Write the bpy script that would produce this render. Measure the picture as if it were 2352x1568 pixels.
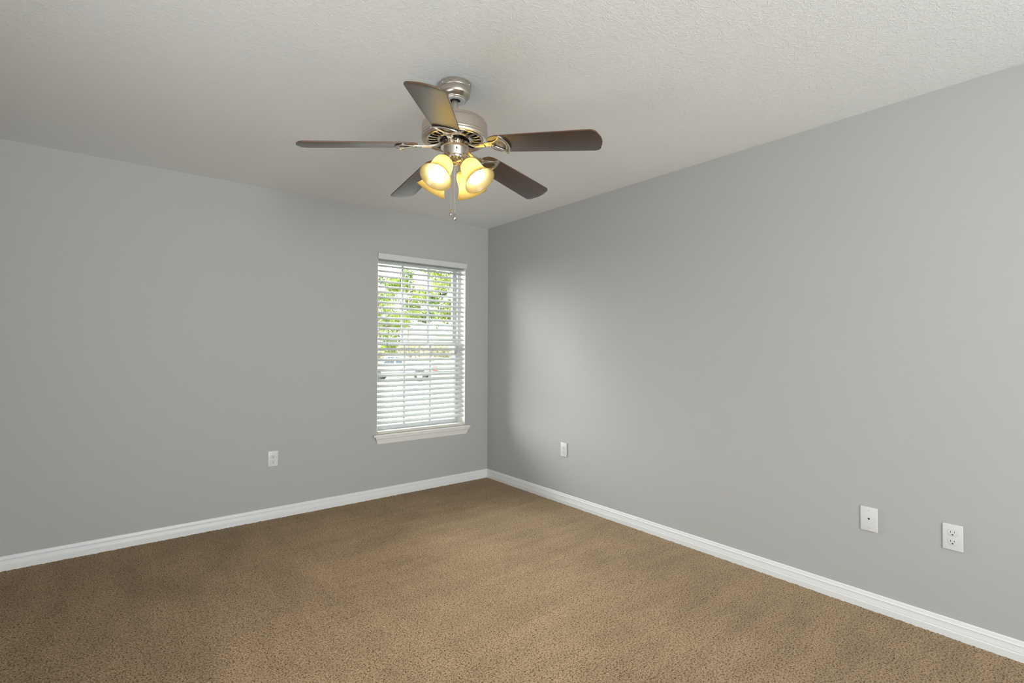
import bpy, bmesh, math, random
import numpy as np
from mathutils import Vector, Matrix

R_ = math.radians
PI = math.pi
scene = bpy.context.scene
for o in list(bpy.data.objects):
    bpy.data.objects.remove(o, do_unlink=True)
COL = scene.collection

# ------------------------------------------------------------------ camera
CAM = Vector((-2.9156, -4.0309, 1.2676))
FWD = Vector((0.624302, 0.781083, 0.012474))
RGT = Vector((0.781114, -0.624380, 0.003344))
UPV = RGT.cross(FWD).normalized()
cam_data = bpy.data.cameras.new('camera')
cam_data.sensor_width = 36.0
cam_data.lens = 1158.97 / 2352 * 36.0
cam_data.clip_start = 0.02
cam_data.clip_end = 500
cam = bpy.data.objects.new('camera', cam_data)
COL.objects.link(cam)
M = Matrix.Identity(4)
for i in range(3):
    M[i][0] = RGT[i]; M[i][1] = UPV[i]; M[i][2] = -FWD[i]; M[i][3] = CAM[i]
cam.matrix_world = M
scene.camera = cam

# ------------------------------------------------------------------ colour management
vs = scene.view_settings
scene.display_settings.display_device = 'sRGB'
vs.view_transform = 'Standard'
vs.look = 'None'
vs.exposure = 0.0
vs.gamma = 1.0
vs.use_curve_mapping = False
cy = scene.cycles
cy.use_denoising = True
cy.max_bounces = 10
cy.diffuse_bounces = 6
cy.glossy_bounces = 5
cy.transmission_bounces = 6
cy.transparent_max_bounces = 12
cy.caustics_reflective = False
cy.caustics_refractive = False
cy.sample_clamp_indirect = 6.0

# ------------------------------------------------------------------ sky, sun, fill lamps at the added windows, portals
world = bpy.data.worlds.new('sky')
scene.world = world
world.use_nodes = True
wn = world.node_tree
bg = wn.nodes['Background']
bg.inputs[1].default_value = 1.0
# overcast sky with a broad bright patch added to light the right wall
SKY = 3.2
GLOW = 32.0
glow_dir = Vector((-0.52, 0.82, 0.20)).normalized()
tcw = wn.nodes.new('ShaderNodeTexCoord')
dotn = wn.nodes.new('ShaderNodeVectorMath'); dotn.operation = 'DOT_PRODUCT'
dotn.inputs[1].default_value = glow_dir
wn.links.new(tcw.outputs['Generated'], dotn.inputs[0])
mrw = wn.nodes.new('ShaderNodeMapRange'); mrw.interpolation_type = 'SMOOTHSTEP'
mrw.inputs['From Min'].default_value = 0.25; mrw.inputs['From Max'].default_value = 1.0
mrw.inputs['To Min'].default_value = SKY; mrw.inputs['To Max'].default_value = SKY + GLOW
wn.links.new(dotn.outputs['Value'], mrw.inputs['Value'])
colw = wn.nodes.new('ShaderNodeVectorMath'); colw.operation = 'SCALE'
colw.inputs[0].default_value = (0.93, 0.97, 1.0)
wn.links.new(mrw.outputs['Result'], colw.inputs['Scale'])
wn.links.new(colw.outputs[0], bg.inputs[0])

sun_d = bpy.data.lights.new('sun', 'SUN')
sun_d.energy = 9.0
sun_d.angle = R_(2.0)
sun_d.color = (1.0, 0.96, 0.88)
sun = bpy.data.objects.new('sun', sun_d)
COL.objects.link(sun)
sun_to = Vector((-0.22, 0.30, -0.93)).normalized()
sun.rotation_euler = sun_to.to_track_quat('-Z', 'Y').to_euler()

def area(name, loc, direction, sx, sy, energy, color, portal=False):
    d = bpy.data.lights.new(name, 'AREA')
    d.shape = 'RECTANGLE'
    d.size = sx; d.size_y = sy
    d.energy = energy
    d.color = color
    if portal:
        d.cycles.is_portal = True
    o = bpy.data.objects.new(name, d)
    COL.objects.link(o)
    o.location = loc
    o.rotation_euler = Vector(direction).to_track_quat('-Z', 'Y').to_euler()
    return o

HC = 2.44                      # ceiling height
RX0, RY0 = -3.45, -6.90        # side wall and back wall planes (room is x in RX0..0, y in RY0..0)
W3 = (-3.30, -1.20, 0.45, 2.12)   # added, unseen window on the back wall: x0,x1,z0,z1
FILL_COL = (0.91, 0.96, 1.0)
area('back_fill_lamp', ((W3[0] + W3[1]) / 2, RY0 - 0.06, 1.28), (-0.22, 1, 0.62), 2.0, 1.6, 200, FILL_COL)  # unseen fill lamp at the added back window
area('side_fill_lamp', (RX0 + 0.058, -2.75, 1.33), (1, 0, 0.18), 1.36, 1.6, 20, FILL_COL)  # unseen fill lamp, added in front of the closed, also added side blind
area('added_back_window_portal', ((W3[0] + W3[1]) / 2, RY0 - 0.18, (W3[2] + W3[3]) / 2), (0, 1, 0), W3[1] - W3[0], W3[3] - W3[2], 1, FILL_COL, True)
area('window_portal', (-0.7045, 0.20, 1.295), (0, -1, 0), 0.92, 1.6, 1, (1, 1, 1), portal=True)

# ------------------------------------------------------------------ helpers
def mesh_from_bm(name, bm, mats, smooth=35):
    me = bpy.data.meshes.new(name)
    bm.normal_update()
    bm.to_mesh(me)
    bm.free()
    if not isinstance(mats, (list, tuple)):
        mats = [mats]
    for m in mats:
        me.materials.append(m)
    if smooth:
        for p in me.polygons:
            p.use_smooth = True
        me.set_sharp_from_angle(angle=R_(smooth))
    return me

def obj(name, bm, mats, parent=None, smooth=35):
    me = bm if isinstance(bm, bpy.types.Mesh) else mesh_from_bm(name, bm, mats, smooth)
    o = bpy.data.objects.new(name, me)
    COL.objects.link(o)
    if parent:
        o.parent = parent
    return o

def tag(o, label=None, cat=None, group=None, kind=None):
    if label: o['label'] = label
    if cat: o['category'] = cat
    if group: o['group'] = group
    if kind: o['kind'] = kind
    return o

def empty(name, loc=(0, 0, 0), rz=0):
    o = bpy.data.objects.new(name, None)
    o.empty_display_size = 0.1
    COL.objects.link(o)
    o.location = loc
    o.rotation_euler = (0, 0, rz)
    return o

def box(bm, x0, x1, y0, y1, z0, z1, bevel=0, seg=2, mat=0, mtx=None):
    r = bmesh.ops.create_cube(bm, size=1)
    vs_ = r['verts']
    for v in vs_:
        v.co = Vector(((x0 + x1) / 2 + v.co.x * (x1 - x0), (y0 + y1) / 2 + v.co.y * (y1 - y0), (z0 + z1) / 2 + v.co.z * (z1 - z0)))
    fs = set(f for v in vs_ for f in v.link_faces)
    if bevel:
        es = list(set(e for v in vs_ for e in v.link_edges))
        rr = bmesh.ops.bevel(bm, geom=es, offset=bevel, segments=seg, profile=0.5, affect='EDGES')
        vs_ = list(set(rr['verts']) | set(v for v in vs_ if v.is_valid))
        fs = set(f for v in vs_ for f in v.link_faces)
    for f in fs:
        f.material_index = mat
    if mtx is not None:
        bmesh.ops.transform(bm, matrix=mtx, verts=list(set(v for f in fs for v in f.verts)))

def lathe(bm, prof, n=48, mtx=None, mat=0, wave=None):
    rings = []
    new = []
    for (r, z) in prof:
        if r < 1e-6:
            v = bm.verts.new((0, 0, z)); rings.append([v]); new.append(v)
        else:
            ring = []
            for k in range(n):
                a = 2 * PI * k / n
                rr = r * (1 + (wave(k) if wave else 0))
                v = bm.verts.new((rr * math.cos(a), rr * math.sin(a), z))
                ring.append(v); new.append(v)
            rings.append(ring)
    for i in range(len(rings) - 1):
        a, b = rings[i], rings[i + 1]
        for k in range(n):
            k2 = (k + 1) % n
            if len(a) == 1 and len(b) == 1:
                continue
            if len(a) == 1:
                f = bm.faces.new((a[0], b[k], b[k2]))
            elif len(b) == 1:
                f = bm.faces.new((a[k], a[k2], b[0]))
            else:
                f = bm.faces.new((a[k], a[k2], b[k2], b[k]))
            f.material_index = mat
    if mtx is not None:
        bmesh.ops.transform(bm, matrix=mtx, verts=new)
    return new

def fixn(bm):
    bmesh.ops.recalc_face_normals(bm, faces=bm.faces)
    return bm

def tube(bm, pts, rad, n=10, mat=0, caps=True):
    pts = [Vector(p) for p in pts]
    rings = []
    prev = None
    for i, p in enumerate(pts):
        if i == 0: t = pts[1] - p
        elif i == len(pts) - 1: t = p - pts[i - 1]
        else: t = pts[i + 1] - pts[i - 1]
        t.normalize()
        a = prev if prev is not None else (Vector((0, 0, 1)) if abs(t.z) < 0.9 else Vector((1, 0, 0)))
        u = (a - t * a.dot(t)).normalized()
        prev = u
        w = t.cross(u)
        rr = rad[i] if isinstance(rad, (list, tuple)) else rad
        rings.append([bm.verts.new(p + u * rr * math.cos(2 * PI * k / n) + w * rr * math.sin(2 * PI * k / n)) for k in range(n)])
    for i in range(len(rings) - 1):
        for k in range(n):
            f = bm.faces.new((rings[i][k], rings[i][(k + 1) % n], rings[i + 1][(k + 1) % n], rings[i + 1][k]))
            f.material_index = mat
    if caps:
        bm.faces.new(rings[0][::-1]).material_index = mat
        bm.faces.new(rings[-1]).material_index = mat

def plate(bm, outer, holes, z0, z1, mtx=None, mat=0, bevel=0):
    """flat plate with optional holes: outline in XY, thickness z0..z1"""
    edges = []
    allv = []
    for loop in [outer] + list(holes):
        vv = [bm.verts.new((x, y, z0)) for x, y in loop]
        allv += vv
        for i in range(len(vv)):
            edges.append(bm.edges.new((vv[i], vv[(i + 1) % len(vv)])))
    if holes:
        r = bmesh.ops.triangle_fill(bm, edges=edges, use_beauty=True, use_dissolve=False)
        faces = [g for g in r['geom'] if isinstance(g, bmesh.types.BMFace)]
    else:
        faces = [bm.faces.new(allv)]
    ex = bmesh.ops.extrude_face_region(bm, geom=faces)
    top = [g for g in ex['geom'] if isinstance(g, bmesh.types.BMVert)]
    for v in top:
        v.co.z = z1
    verts = list(set(allv + top))
    bmesh.ops.recalc_face_normals(bm, faces=list(set(f for v in verts for f in v.link_faces)))
    if bevel:
        ed = []
        for e in set(e for v in verts for e in v.link_edges):
            if len(e.link_faces) == 2 and abs(e.verts[0].co.z - e.verts[1].co.z) < 1e-7:
                n1, n2 = e.link_faces[0].normal, e.link_faces[1].normal
                if n1.dot(n2) < 0.5:
                    ed.append(e)
        rr = bmesh.ops.bevel(bm, geom=ed, offset=bevel, segments=2, profile=0.5, affect='EDGES')
        verts = list(set(v for v in verts if v.is_valid) | set(rr['verts']))
    for f in set(f for v in verts for f in v.link_faces):
        f.material_index = mat
    if mtx is not None:
        bmesh.ops.transform(bm, matrix=mtx, verts=verts)

def extrude_profile(bm, prof, path_fn):
    """prof: list of (d, z); path_fn(d) -> list of (x, y) stations; makes a closed strip along the stations"""
    cols = []
    for (d, z) in prof:
        cols.append([bm.verts.new((x, y, z)) for (x, y) in path_fn(d)])
    m = len(prof)
    for i in range(m):
        j = (i + 1) % m
        for k in range(len(cols[0]) - 1):
            bm.faces.new((cols[i][k], cols[j][k], cols[j][k + 1], cols[i][k + 1]))
    bm.faces.new([cols[i][0] for i in range(m)])
    bm.faces.new([cols[i][-1] for i in range(m)][::-1])
    fixn(bm)

# ------------------------------------------------------------------ materials
def mat_new(name):
    m = bpy.data.materials.new(name)
    m.use_nodes = True
    nt = m.node_tree
    return m, nt, nt.nodes['Principled BSDF']

def N(nt, typ, **kw):
    n = nt.nodes.new(typ)
    for k, v in kw.items():
        setattr(n, k, v)
    return n

def simple(name, col, rough=0.5, metal=0.0, spec=0.5):
    m, nt, b = mat_new(name)
    b.inputs['Base Color'].default_value = (*col, 1)
    b.inputs['Roughness'].default_value = rough
    b.inputs['Metallic'].default_value = metal
    b.inputs['Specular IOR Level'].default_value = spec
    return m

def noise_bump(nt, b, scale, strength, dist=0.002, detail=3, rough=0.5, coord='Object'):
    tc = N(nt, 'ShaderNodeTexCoord')
    nz = N(nt, 'ShaderNodeTexNoise')
    nz.inputs['Scale'].default_value = scale
    nz.inputs['Detail'].default_value = detail
    nz.inputs['Roughness'].default_value = rough
    nt.links.new(tc.outputs[coord], nz.inputs['Vector'])
    bp = N(nt, 'ShaderNodeBump')
    bp.inputs['Strength'].default_value = strength
    bp.inputs['Distance'].default_value = dist
    nt.links.new(nz.outputs['Fac'], bp.inputs['Height'])
    nt.links.new(bp.outputs['Normal'], b.inputs['Normal'])
    return tc, nz, bp

def m_wall():
    m, nt, b = mat_new('gray_wall_paint')
    b.inputs['Base Color'].default_value = (0.458, 0.454, 0.444, 1)
    b.inputs['Roughness'].default_value = 0.62
    b.inputs['Specular IOR Level'].default_value = 0.25
    noise_bump(nt, b, 120, 0.16, 0.002, 3)
    return m

def m_ceiling():
    m, nt, b = mat_new('textured_ceiling_paint')
    b.inputs['Base Color'].default_value = (0.835, 0.84, 0.835, 1)
    b.inputs['Roughness'].default_value = 0.7
    b.inputs['Specular IOR Level'].default_value = 0.3
    tc = N(nt, 'ShaderNodeTexCoord')
    nz = N(nt, 'ShaderNodeTexNoise')
    nz.inputs['Scale'].default_value = 40
    nz.inputs['Detail'].default_value = 4
    nz.inputs['Roughness'].default_value = 0.55
    nz.inputs['Distortion'].default_value = 0.5
    nt.links.new(tc.outputs['Object'], nz.inputs['Vector'])
    # ridges where the noise crosses its middle: the raised edges of a stomped texture
    s = N(nt, 'ShaderNodeMath', operation='SUBTRACT'); s.inputs[1].default_value = 0.5
    a = N(nt, 'ShaderNodeMath', operation='ABSOLUTE')
    mr = N(nt, 'ShaderNodeMapRange')
    mr.inputs['From Min'].default_value = 0.0; mr.inputs['From Max'].default_value = 0.07
    mr.inputs['To Min'].default_value = 1.0; mr.inputs['To Max'].default_value = 0.0
    mr.interpolation_type = 'SMOOTHSTEP'
    nt.links.new(nz.outputs['Fac'], s.inputs[0]); nt.links.new(s.outputs[0], a.inputs[0]); nt.links.new(a.outputs[0], mr.inputs['Value'])
    nz2 = N(nt, 'ShaderNodeTexNoise'); nz2.inputs['Scale'].default_value = 90; nz2.inputs['Detail'].default_value = 3
    nt.links.new(tc.outputs['Object'], nz2.inputs['Vector'])
    ad = N(nt, 'ShaderNodeMath', operation='MULTIPLY_ADD'); ad.inputs[1].default_value = 0.6
    nt.links.new(nz2.outputs['Fac'], ad.inputs[0]); nt.links.new(mr.outputs['Result'], ad.inputs[2])
    bp = N(nt, 'ShaderNodeBump'); bp.inputs['Strength'].default_value = 0.28; bp.inputs['Distance'].default_value = 0.003
    nt.links.new(ad.outputs[0], bp.inputs['Height']); nt.links.new(bp.outputs['Normal'], b.inputs['Normal'])
    return m

def m_carpet():
    m, nt, b = mat_new('tan_cut_pile_carpet')
    b.inputs['Roughness'].default_value = 0.95
    b.inputs['Specular IOR Level'].default_value = 0.08
    b.inputs['Sheen Weight'].default_value = 0.08
    b.inputs['Sheen Roughness'].default_value = 0.5
    L = nt.links.new
    tc = N(nt, 'ShaderNodeTexCoord')
    # tufts
    n1 = N(nt, 'ShaderNodeTexNoise'); n1.inputs['Scale'].default_value = 150; n1.inputs['Detail'].default_value = 2.0; n1.inputs['Roughness'].default_value = 0.6
    L(tc.outputs['Object'], n1.inputs['Vector'])
    vo = N(nt, 'ShaderNodeTexVoronoi'); vo.inputs['Scale'].default_value = 230
    L(tc.outputs['Object'], vo.inputs['Vector'])
    cr = N(nt, 'ShaderNodeValToRGB')
    e = cr.color_ramp.elements
    e[0].position = 0.36; e[0].color = (0.130, 0.062, 0.026, 1)
    e[1].position = 0.62; e[1].color = (0.53, 0.385, 0.235, 1)
    k = cr.color_ramp.elements.new(0.46); k.color = (0.375, 0.258, 0.142, 1)
    L(n1.outputs['Fac'], cr.inputs['Fac'])
    # larger patches where the pile lies differently
    n2 = N(nt, 'ShaderNodeTexNoise'); n2.inputs['Scale'].default_value = 2.2; n2.inputs['Detail'].default_value = 5; n2.inputs['Roughness'].default_value = 0.62
    L(tc.outputs['Object'], n2.inputs['Vector'])
    # vacuum strokes: bands across the room near the right wall, along it near the left
    def bands(scale_xyz, scale):
        mp = N(nt, 'ShaderNodeMapping'); mp.inputs['Scale'].default_value = scale_xyz
        L(tc.outputs['Object'], mp.inputs['Vector'])
        nb = N(nt, 'ShaderNodeTexNoise'); nb.inputs['Scale'].default_value = scale; nb.inputs['Detail'].default_value = 4; nb.inputs['Roughness'].default_value = 0.6
        L(mp.outputs['Vector'], nb.inputs['Vector'])
        return nb
    bx = bands((0.18, 1.0, 1.0), 9.0)
    by = bands((1.0, 0.22, 1.0), 7.0)
    sx = N(nt, 'ShaderNodeSeparateXYZ'); L(tc.outputs['Object'], sx.inputs[0])
    w = N(nt, 'ShaderNodeMapRange'); w.inputs['From Min'].default_value = -2.2; w.inputs['From Max'].default_value = -1.5
    L(sx.outputs['X'], w.inputs['Value'])
    mb = N(nt, 'ShaderNodeMix'); mb.data_type = 'FLOAT'
    L(w.outputs['Result'], mb.inputs['Factor']); L(by.outputs['Fac'], mb.inputs[2]); L(bx.outputs['Fac'], mb.inputs[3])
    ad = N(nt, 'ShaderNodeMath', operation='ADD'); L(mb.outputs[0], ad.inputs[0]); L(n2.outputs['Fac'], ad.inputs[1])
    mr = N(nt, 'ShaderNodeMapRange'); mr.inputs['From Min'].default_value = 0.7; mr.inputs['From Max'].default_value = 1.3
    mr.inputs['To Min'].default_value = 0.80; mr.inputs['To Max'].default_value = 1.15
    L(ad.outputs[0], mr.inputs['Value'])
    # lighter middle, darker edges: pile lay, with room light and shade painted in
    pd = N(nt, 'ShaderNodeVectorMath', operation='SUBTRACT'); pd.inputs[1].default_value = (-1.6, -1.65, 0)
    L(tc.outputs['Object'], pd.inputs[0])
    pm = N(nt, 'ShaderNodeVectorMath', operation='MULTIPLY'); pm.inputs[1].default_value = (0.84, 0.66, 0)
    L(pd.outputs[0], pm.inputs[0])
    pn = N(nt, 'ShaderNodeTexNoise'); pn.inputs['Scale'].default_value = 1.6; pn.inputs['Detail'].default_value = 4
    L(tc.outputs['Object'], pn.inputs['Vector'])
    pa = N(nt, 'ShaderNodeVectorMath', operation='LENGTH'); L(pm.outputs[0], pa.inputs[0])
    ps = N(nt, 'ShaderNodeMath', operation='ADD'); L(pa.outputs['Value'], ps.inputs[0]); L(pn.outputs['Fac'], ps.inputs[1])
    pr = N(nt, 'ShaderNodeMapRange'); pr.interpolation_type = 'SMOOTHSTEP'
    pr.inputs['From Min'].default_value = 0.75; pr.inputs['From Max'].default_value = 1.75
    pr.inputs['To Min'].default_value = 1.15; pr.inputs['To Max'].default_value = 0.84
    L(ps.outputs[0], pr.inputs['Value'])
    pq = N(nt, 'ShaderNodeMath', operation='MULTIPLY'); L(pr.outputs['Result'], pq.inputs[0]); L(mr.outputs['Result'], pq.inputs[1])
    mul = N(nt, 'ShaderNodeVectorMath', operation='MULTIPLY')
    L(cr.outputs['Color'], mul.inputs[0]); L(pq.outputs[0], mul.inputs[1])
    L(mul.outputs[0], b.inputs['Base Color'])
    hs = N(nt, 'ShaderNodeMath', operation='SUBTRACT'); L(n1.outputs['Fac'], hs.inputs[0])
    hm = N(nt, 'ShaderNodeMath', operation='MULTIPLY'); hm.inputs[1].default_value = 0.4; L(vo.outputs['Distance'], hm.inputs[0])
    L(hm.outputs[0], hs.inputs[1])
    bp = N(nt, 'ShaderNodeBump'); bp.inputs['Strength'].default_value = 0.8; bp.inputs['Distance'].default_value = 0.006
    L(hs.outputs[0], bp.inputs['Height']); L(bp.outputs['Normal'], b.inputs['Normal'])
    return m

def m_nickel(name='brushed_nickel', col=(0.58, 0.53, 0.465), rough=0.30, aniso=0.7):
    m, nt, b = mat_new(name)
    b.inputs['Base Color'].default_value = (*col, 1)
    b.inputs['Metallic'].default_value = 1.0
    b.inputs['Roughness'].default_value = rough
    if aniso:
        b.inputs['Anisotropic'].default_value = aniso
        tg = N(nt, 'ShaderNodeTangent'); tg.direction_type = 'RADIAL'; tg.axis = 'Z'
        nt.links.new(tg.outputs[0], b.inputs['Tangent'])
    tc = N(nt, 'ShaderNodeTexCoord')
    mp = N(nt, 'ShaderNodeMapping'); mp.inputs['Scale'].default_value = (5, 5, 1600)
    nz = N(nt, 'ShaderNodeTexNoise'); nz.inputs['Scale'].default_value = 1.0; nz.inputs['Detail'].default_value = 2
    nt.links.new(tc.outputs['Object'], mp.inputs['Vector']); nt.links.new(mp.outputs['Vector'], nz.inputs['Vector'])
    mr = N(nt, 'ShaderNodeMapRange'); mr.inputs['To Min'].default_value = rough - 0.03; mr.inputs['To Max'].default_value = rough + 0.03
    nt.links.new(nz.outputs['Fac'], mr.inputs['Value']); nt.links.new(mr.outputs['Result'], b.inputs['Roughness'])
    return m

def m_blade():
    m, nt, b = mat_new('dark_walnut_blade')
    b.inputs['Roughness'].default_value = 0.45
    b.inputs['Specular IOR Level'].default_value = 0.7
    b.inputs['Coat Weight'].default_value = 0.9
    b.inputs['Coat Roughness'].default_value = 0.46
    b.inputs['Coat IOR'].default_value = 1.6
    tc = N(nt, 'ShaderNodeTexCoord')
    mp = N(nt, 'ShaderNodeMapping'); mp.inputs['Scale'].default_value = (2.5, 40, 8)
    nz = N(nt, 'ShaderNodeTexNoise'); nz.inputs['Scale'].default_value = 1.6; nz.inputs['Detail'].default_value = 6; nz.inputs['Distortion'].default_value = 0.6
    cr = N(nt, 'ShaderNodeValToRGB')
    cr.color_ramp.elements[0].position = 0.3; cr.color_ramp.elements[0].color = (0.018, 0.007, 0.004, 1)
    cr.color_ramp.elements[1].position = 0.75; cr.color_ramp.elements[1].color = (0.052, 0.024, 0.014, 1)
    nt.links.new(tc.outputs['Object'], mp.inputs['Vector']); nt.links.new(mp.outputs['Vector'], nz.inputs['Vector'])
    nt.links.new(nz.outputs['Fac'], cr.inputs['Fac']); nt.links.new(cr.outputs['Color'], b.inputs['Base Color'])
    return m

def m_shade(name, c1, c2, trans, refl):
    m = bpy.data.materials.new(name)
    m.use_nodes = True
    nt = m.node_tree
    nt.nodes.clear()
    L = nt.links.new
    out = N(nt, 'ShaderNodeOutputMaterial')
    tr = N(nt, 'ShaderNodeBsdfTranslucent')
    df = N(nt, 'ShaderNodeBsdfDiffuse')
    gl = N(nt, 'ShaderNodeBsdfGlossy'); gl.inputs['Roughness'].default_value = 0.25
    tc = N(nt, 'ShaderNodeTexCoord')
    nz = N(nt, 'ShaderNodeTexNoise'); nz.inputs['Scale'].default_value = 22; nz.inputs['Detail'].default_value = 4; nz.inputs['Distortion'].default_value = 2.5
    L(tc.outputs['Object'], nz.inputs['Vector'])
    cr = N(nt, 'ShaderNodeValToRGB')
    cr.color_ramp.elements[0].position = 0.35; cr.color_ramp.elements[0].color = (*c1, 1)
    cr.color_ramp.elements[1].position = 0.7; cr.color_ramp.elements[1].color = (*c2, 1)
    L(nz.outputs['Fac'], cr.inputs['Fac'])
    for k, (sh, f) in enumerate(((tr, trans), (df, refl))):
        sc = N(nt, 'ShaderNodeVectorMath', operation='SCALE'); sc.inputs['Scale'].default_value = f
        L(cr.outputs['Color'], sc.inputs[0]); L(sc.outputs[0], sh.inputs['Color'])
    ad = N(nt, 'ShaderNodeAddShader')
    L(tr.outputs[0], ad.inputs[0]); L(df.outputs[0], ad.inputs[1])
    mx2 = N(nt, 'ShaderNodeMixShader'); mx2.inputs[0].default_value = 0.03
    L(ad.outputs[0], mx2.inputs[1]); L(gl.outputs[0], mx2.inputs[2])
    L(mx2.outputs[0], out.inputs['Surface'])
    return m

def m_emit(name, col, s):
    m = bpy.data.materials.new(name)
    m.use_nodes = True
    nt = m.node_tree
    nt.nodes.clear()
    out = N(nt, 'ShaderNodeOutputMaterial')
    e = N(nt, 'ShaderNodeEmission')
    e.inputs[0].default_value = (*col, 1); e.inputs[1].default_value = s
    nt.links.new(e.outputs[0], out.inputs['Surface'])
    return m

def m_glass():
    m = bpy.data.materials.new('window_glass')
    m.use_nodes = True
    nt = m.node_tree
    nt.nodes.clear()
    out = N(nt, 'ShaderNodeOutputMaterial')
    t = N(nt, 'ShaderNodeBsdfTransparent'); t.inputs[0].default_value = (0.95, 0.97, 0.96, 1)
    g = N(nt, 'ShaderNodeBsdfGlossy'); g.inputs['Roughness'].default_value = 0.02
    f = N(nt, 'ShaderNodeFresnel'); f.inputs[0].default_value = 1.45
    mx = N(nt, 'ShaderNodeMixShader')
    nt.links.new(f.outputs[0], mx.inputs[0]); nt.links.new(t.outputs[0], mx.inputs[1]); nt.links.new(g.outputs[0], mx.inputs[2])
    nt.links.new(mx.outputs[0], out.inputs['Surface'])
    return m

def m_leaf(name, c1, c2):
    m = bpy.data.materials.new(name)
    m.use_nodes = True
    nt = m.node_tree
    nt.nodes.clear()
    L = nt.links.new
    out = N(nt, 'ShaderNodeOutputMaterial')
    d = N(nt, 'ShaderNodeBsdfDiffuse'); t = N(nt, 'ShaderNodeBsdfTranslucent')
    tc = N(nt, 'ShaderNodeTexCoord')
    nz = N(nt, 'ShaderNodeTexNoise'); nz.inputs['Scale'].default_value = 0.9; nz.inputs['Detail'].default_value = 4
    cr = N(nt, 'ShaderNodeValToRGB')
    cr.color_ramp.elements[0].position = 0.38; cr.color_ramp.elements[0].color = (*c1, 1)
    cr.color_ramp.elements[1].position = 0.62; cr.color_ramp.elements[1].color = (*c2, 1)
    L(tc.outputs['Object'], nz.inputs['Vector']); L(nz.outputs['Fac'], cr.inputs['Fac'])
    L(cr.outputs['Color'], d.inputs['Color']); L(cr.outputs['Color'], t.inputs['Color'])
    mx = N(nt, 'ShaderNodeMixShader'); mx.inputs[0].default_value = 0.4
    L(d.outputs[0], mx.inputs[1]); L(t.outputs[0], mx.inputs[2]); L(mx.outputs[0], out.inputs['Surface'])
    return m

def m_noisecol(name, c1, c2, scale, rough=0.9):
    m, nt, b = mat_new(name)
    tc = N(nt, 'ShaderNodeTexCoord')
    nz = N(nt, 'ShaderNodeTexNoise'); nz.inputs['Scale'].default_value = scale; nz.inputs['Detail'].default_value = 6
    cr = N(nt, 'ShaderNodeValToRGB')
    cr.color_ramp.elements[0].position = 0.35; cr.color_ramp.elements[0].color = (*c1, 1)
    cr.color_ramp.elements[1].position = 0.65; cr.color_ramp.elements[1].color = (*c2, 1)
    nt.links.new(tc.outputs['Object'], nz.inputs['Vector']); nt.links.new(nz.outputs['Fac'], cr.inputs['Fac'])
    nt.links.new(cr.outputs['Color'], b.inputs['Base Color'])
    b.inputs['Roughness'].default_value = rough
    b.inputs['Specular IOR Level'].default_value = 0.2
    return m

WALL = m_wall()
CEIL = m_ceiling()
CARPET = m_carpet()
TRIM = simple('white_trim_paint', (0.79, 0.795, 0.79), 0.38)
SILLM = simple('white_sill_paint', (0.84, 0.82, 0.78), 0.40)
NICKEL = m_nickel()
NICKEL_SMOOTH = m_nickel('polished_nickel', (0.62, 0.57, 0.50), 0.20, 0)
NICKEL_SPUN = m_nickel('spun_nickel', (0.58, 0.53, 0.46), 0.22, 0.75)
BLADE = m_blade()
EDGE = simple('blade_edge_band', (0.11, 0.055, 0.032), 0.4)
SHADE = m_shade('amber_frosted_glass', (1.0, 0.83, 0.46), (1.0, 0.90, 0.60), 0.88, 0.03)
SHADE_IN = m_shade('amber_glass_inner_face', (1.0, 0.86, 0.44), (1.0, 0.92, 0.56), 0.27, 0.085)
BULB = m_emit('lit_bulb', (1.0, 0.88, 0.66), 70)
BLACK = simple('black_recess', (0.006, 0.006, 0.006), 0.7)
WHITE_RING = simple('white_plastic', (0.72, 0.72, 0.69), 0.35)
PLATE = simple('white_wall_plate', (0.70, 0.70, 0.70), 0.35)
GOLD = simple('brass', (0.75, 0.52, 0.2), 0.25, 1.0)
VINYL = simple('white_vinyl', (0.58, 0.59, 0.59), 0.4)
SLAT = simple('white_blind_slat', (0.62, 0.625, 0.605), 0.42)
VALANCE = simple('white_valance', (0.66, 0.66, 0.655), 0.45)
CORD = simple('white_cord', (0.66, 0.66, 0.62), 0.8)
TASSEL = simple('gray_tassel', (0.33, 0.31, 0.27), 0.5)
GLASS = m_glass()

# ------------------------------------------------------------------ room shell
def holed_wall(name, u0, u1, h, hole, place, mat):
    """wall slab: u along the wall, z up, w = depth outwards; place(u, w, z) -> xyz"""
    T = 0.19
    us = [u0, hole[0], hole[1], u1] if hole else [u0, u1]
    zs = [0 - 0.12, hole[2], hole[3], h] if hole else [-0.12, h]
    bm = bmesh.new()
    g = {}
    for i, u in enumerate(us):
        for j, z in enumerate(zs):
            for k, w in enumerate((0, T)):
                g[i, j, k] = bm.verts.new(place(u, w, z))
    ni, nj = len(us) - 1, len(zs) - 1
    solid = lambda i, j: 0 <= i < ni and 0 <= j < nj and not (hole and i == 1 and j == 1)
    for i in range(ni):
        for j in range(nj):
            if not solid(i, j): continue
            for k in (0, 1):
                bm.faces.new((g[i, j, k], g[i + 1, j, k], g[i + 1, j + 1, k], g[i, j + 1, k]))
            for (di, dj, a, b2) in ((-1, 0, (i, j), (i, j + 1)), (1, 0, (i + 1, j), (i + 1, j + 1)), (0, -1, (i, j), (i + 1, j)), (0, 1, (i, j + 1), (i + 1, j + 1))):
                if not solid(i + di, j + dj):
                    bm.faces.new((g[a[0], a[1], 0], g[b2[0], b2[1], 0], g[b2[0], b2[1], 1], g[a[0], a[1], 1]))
    fixn(bm)
    return tag(obj(name, bm, mat, smooth=0), kind='structure')

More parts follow.
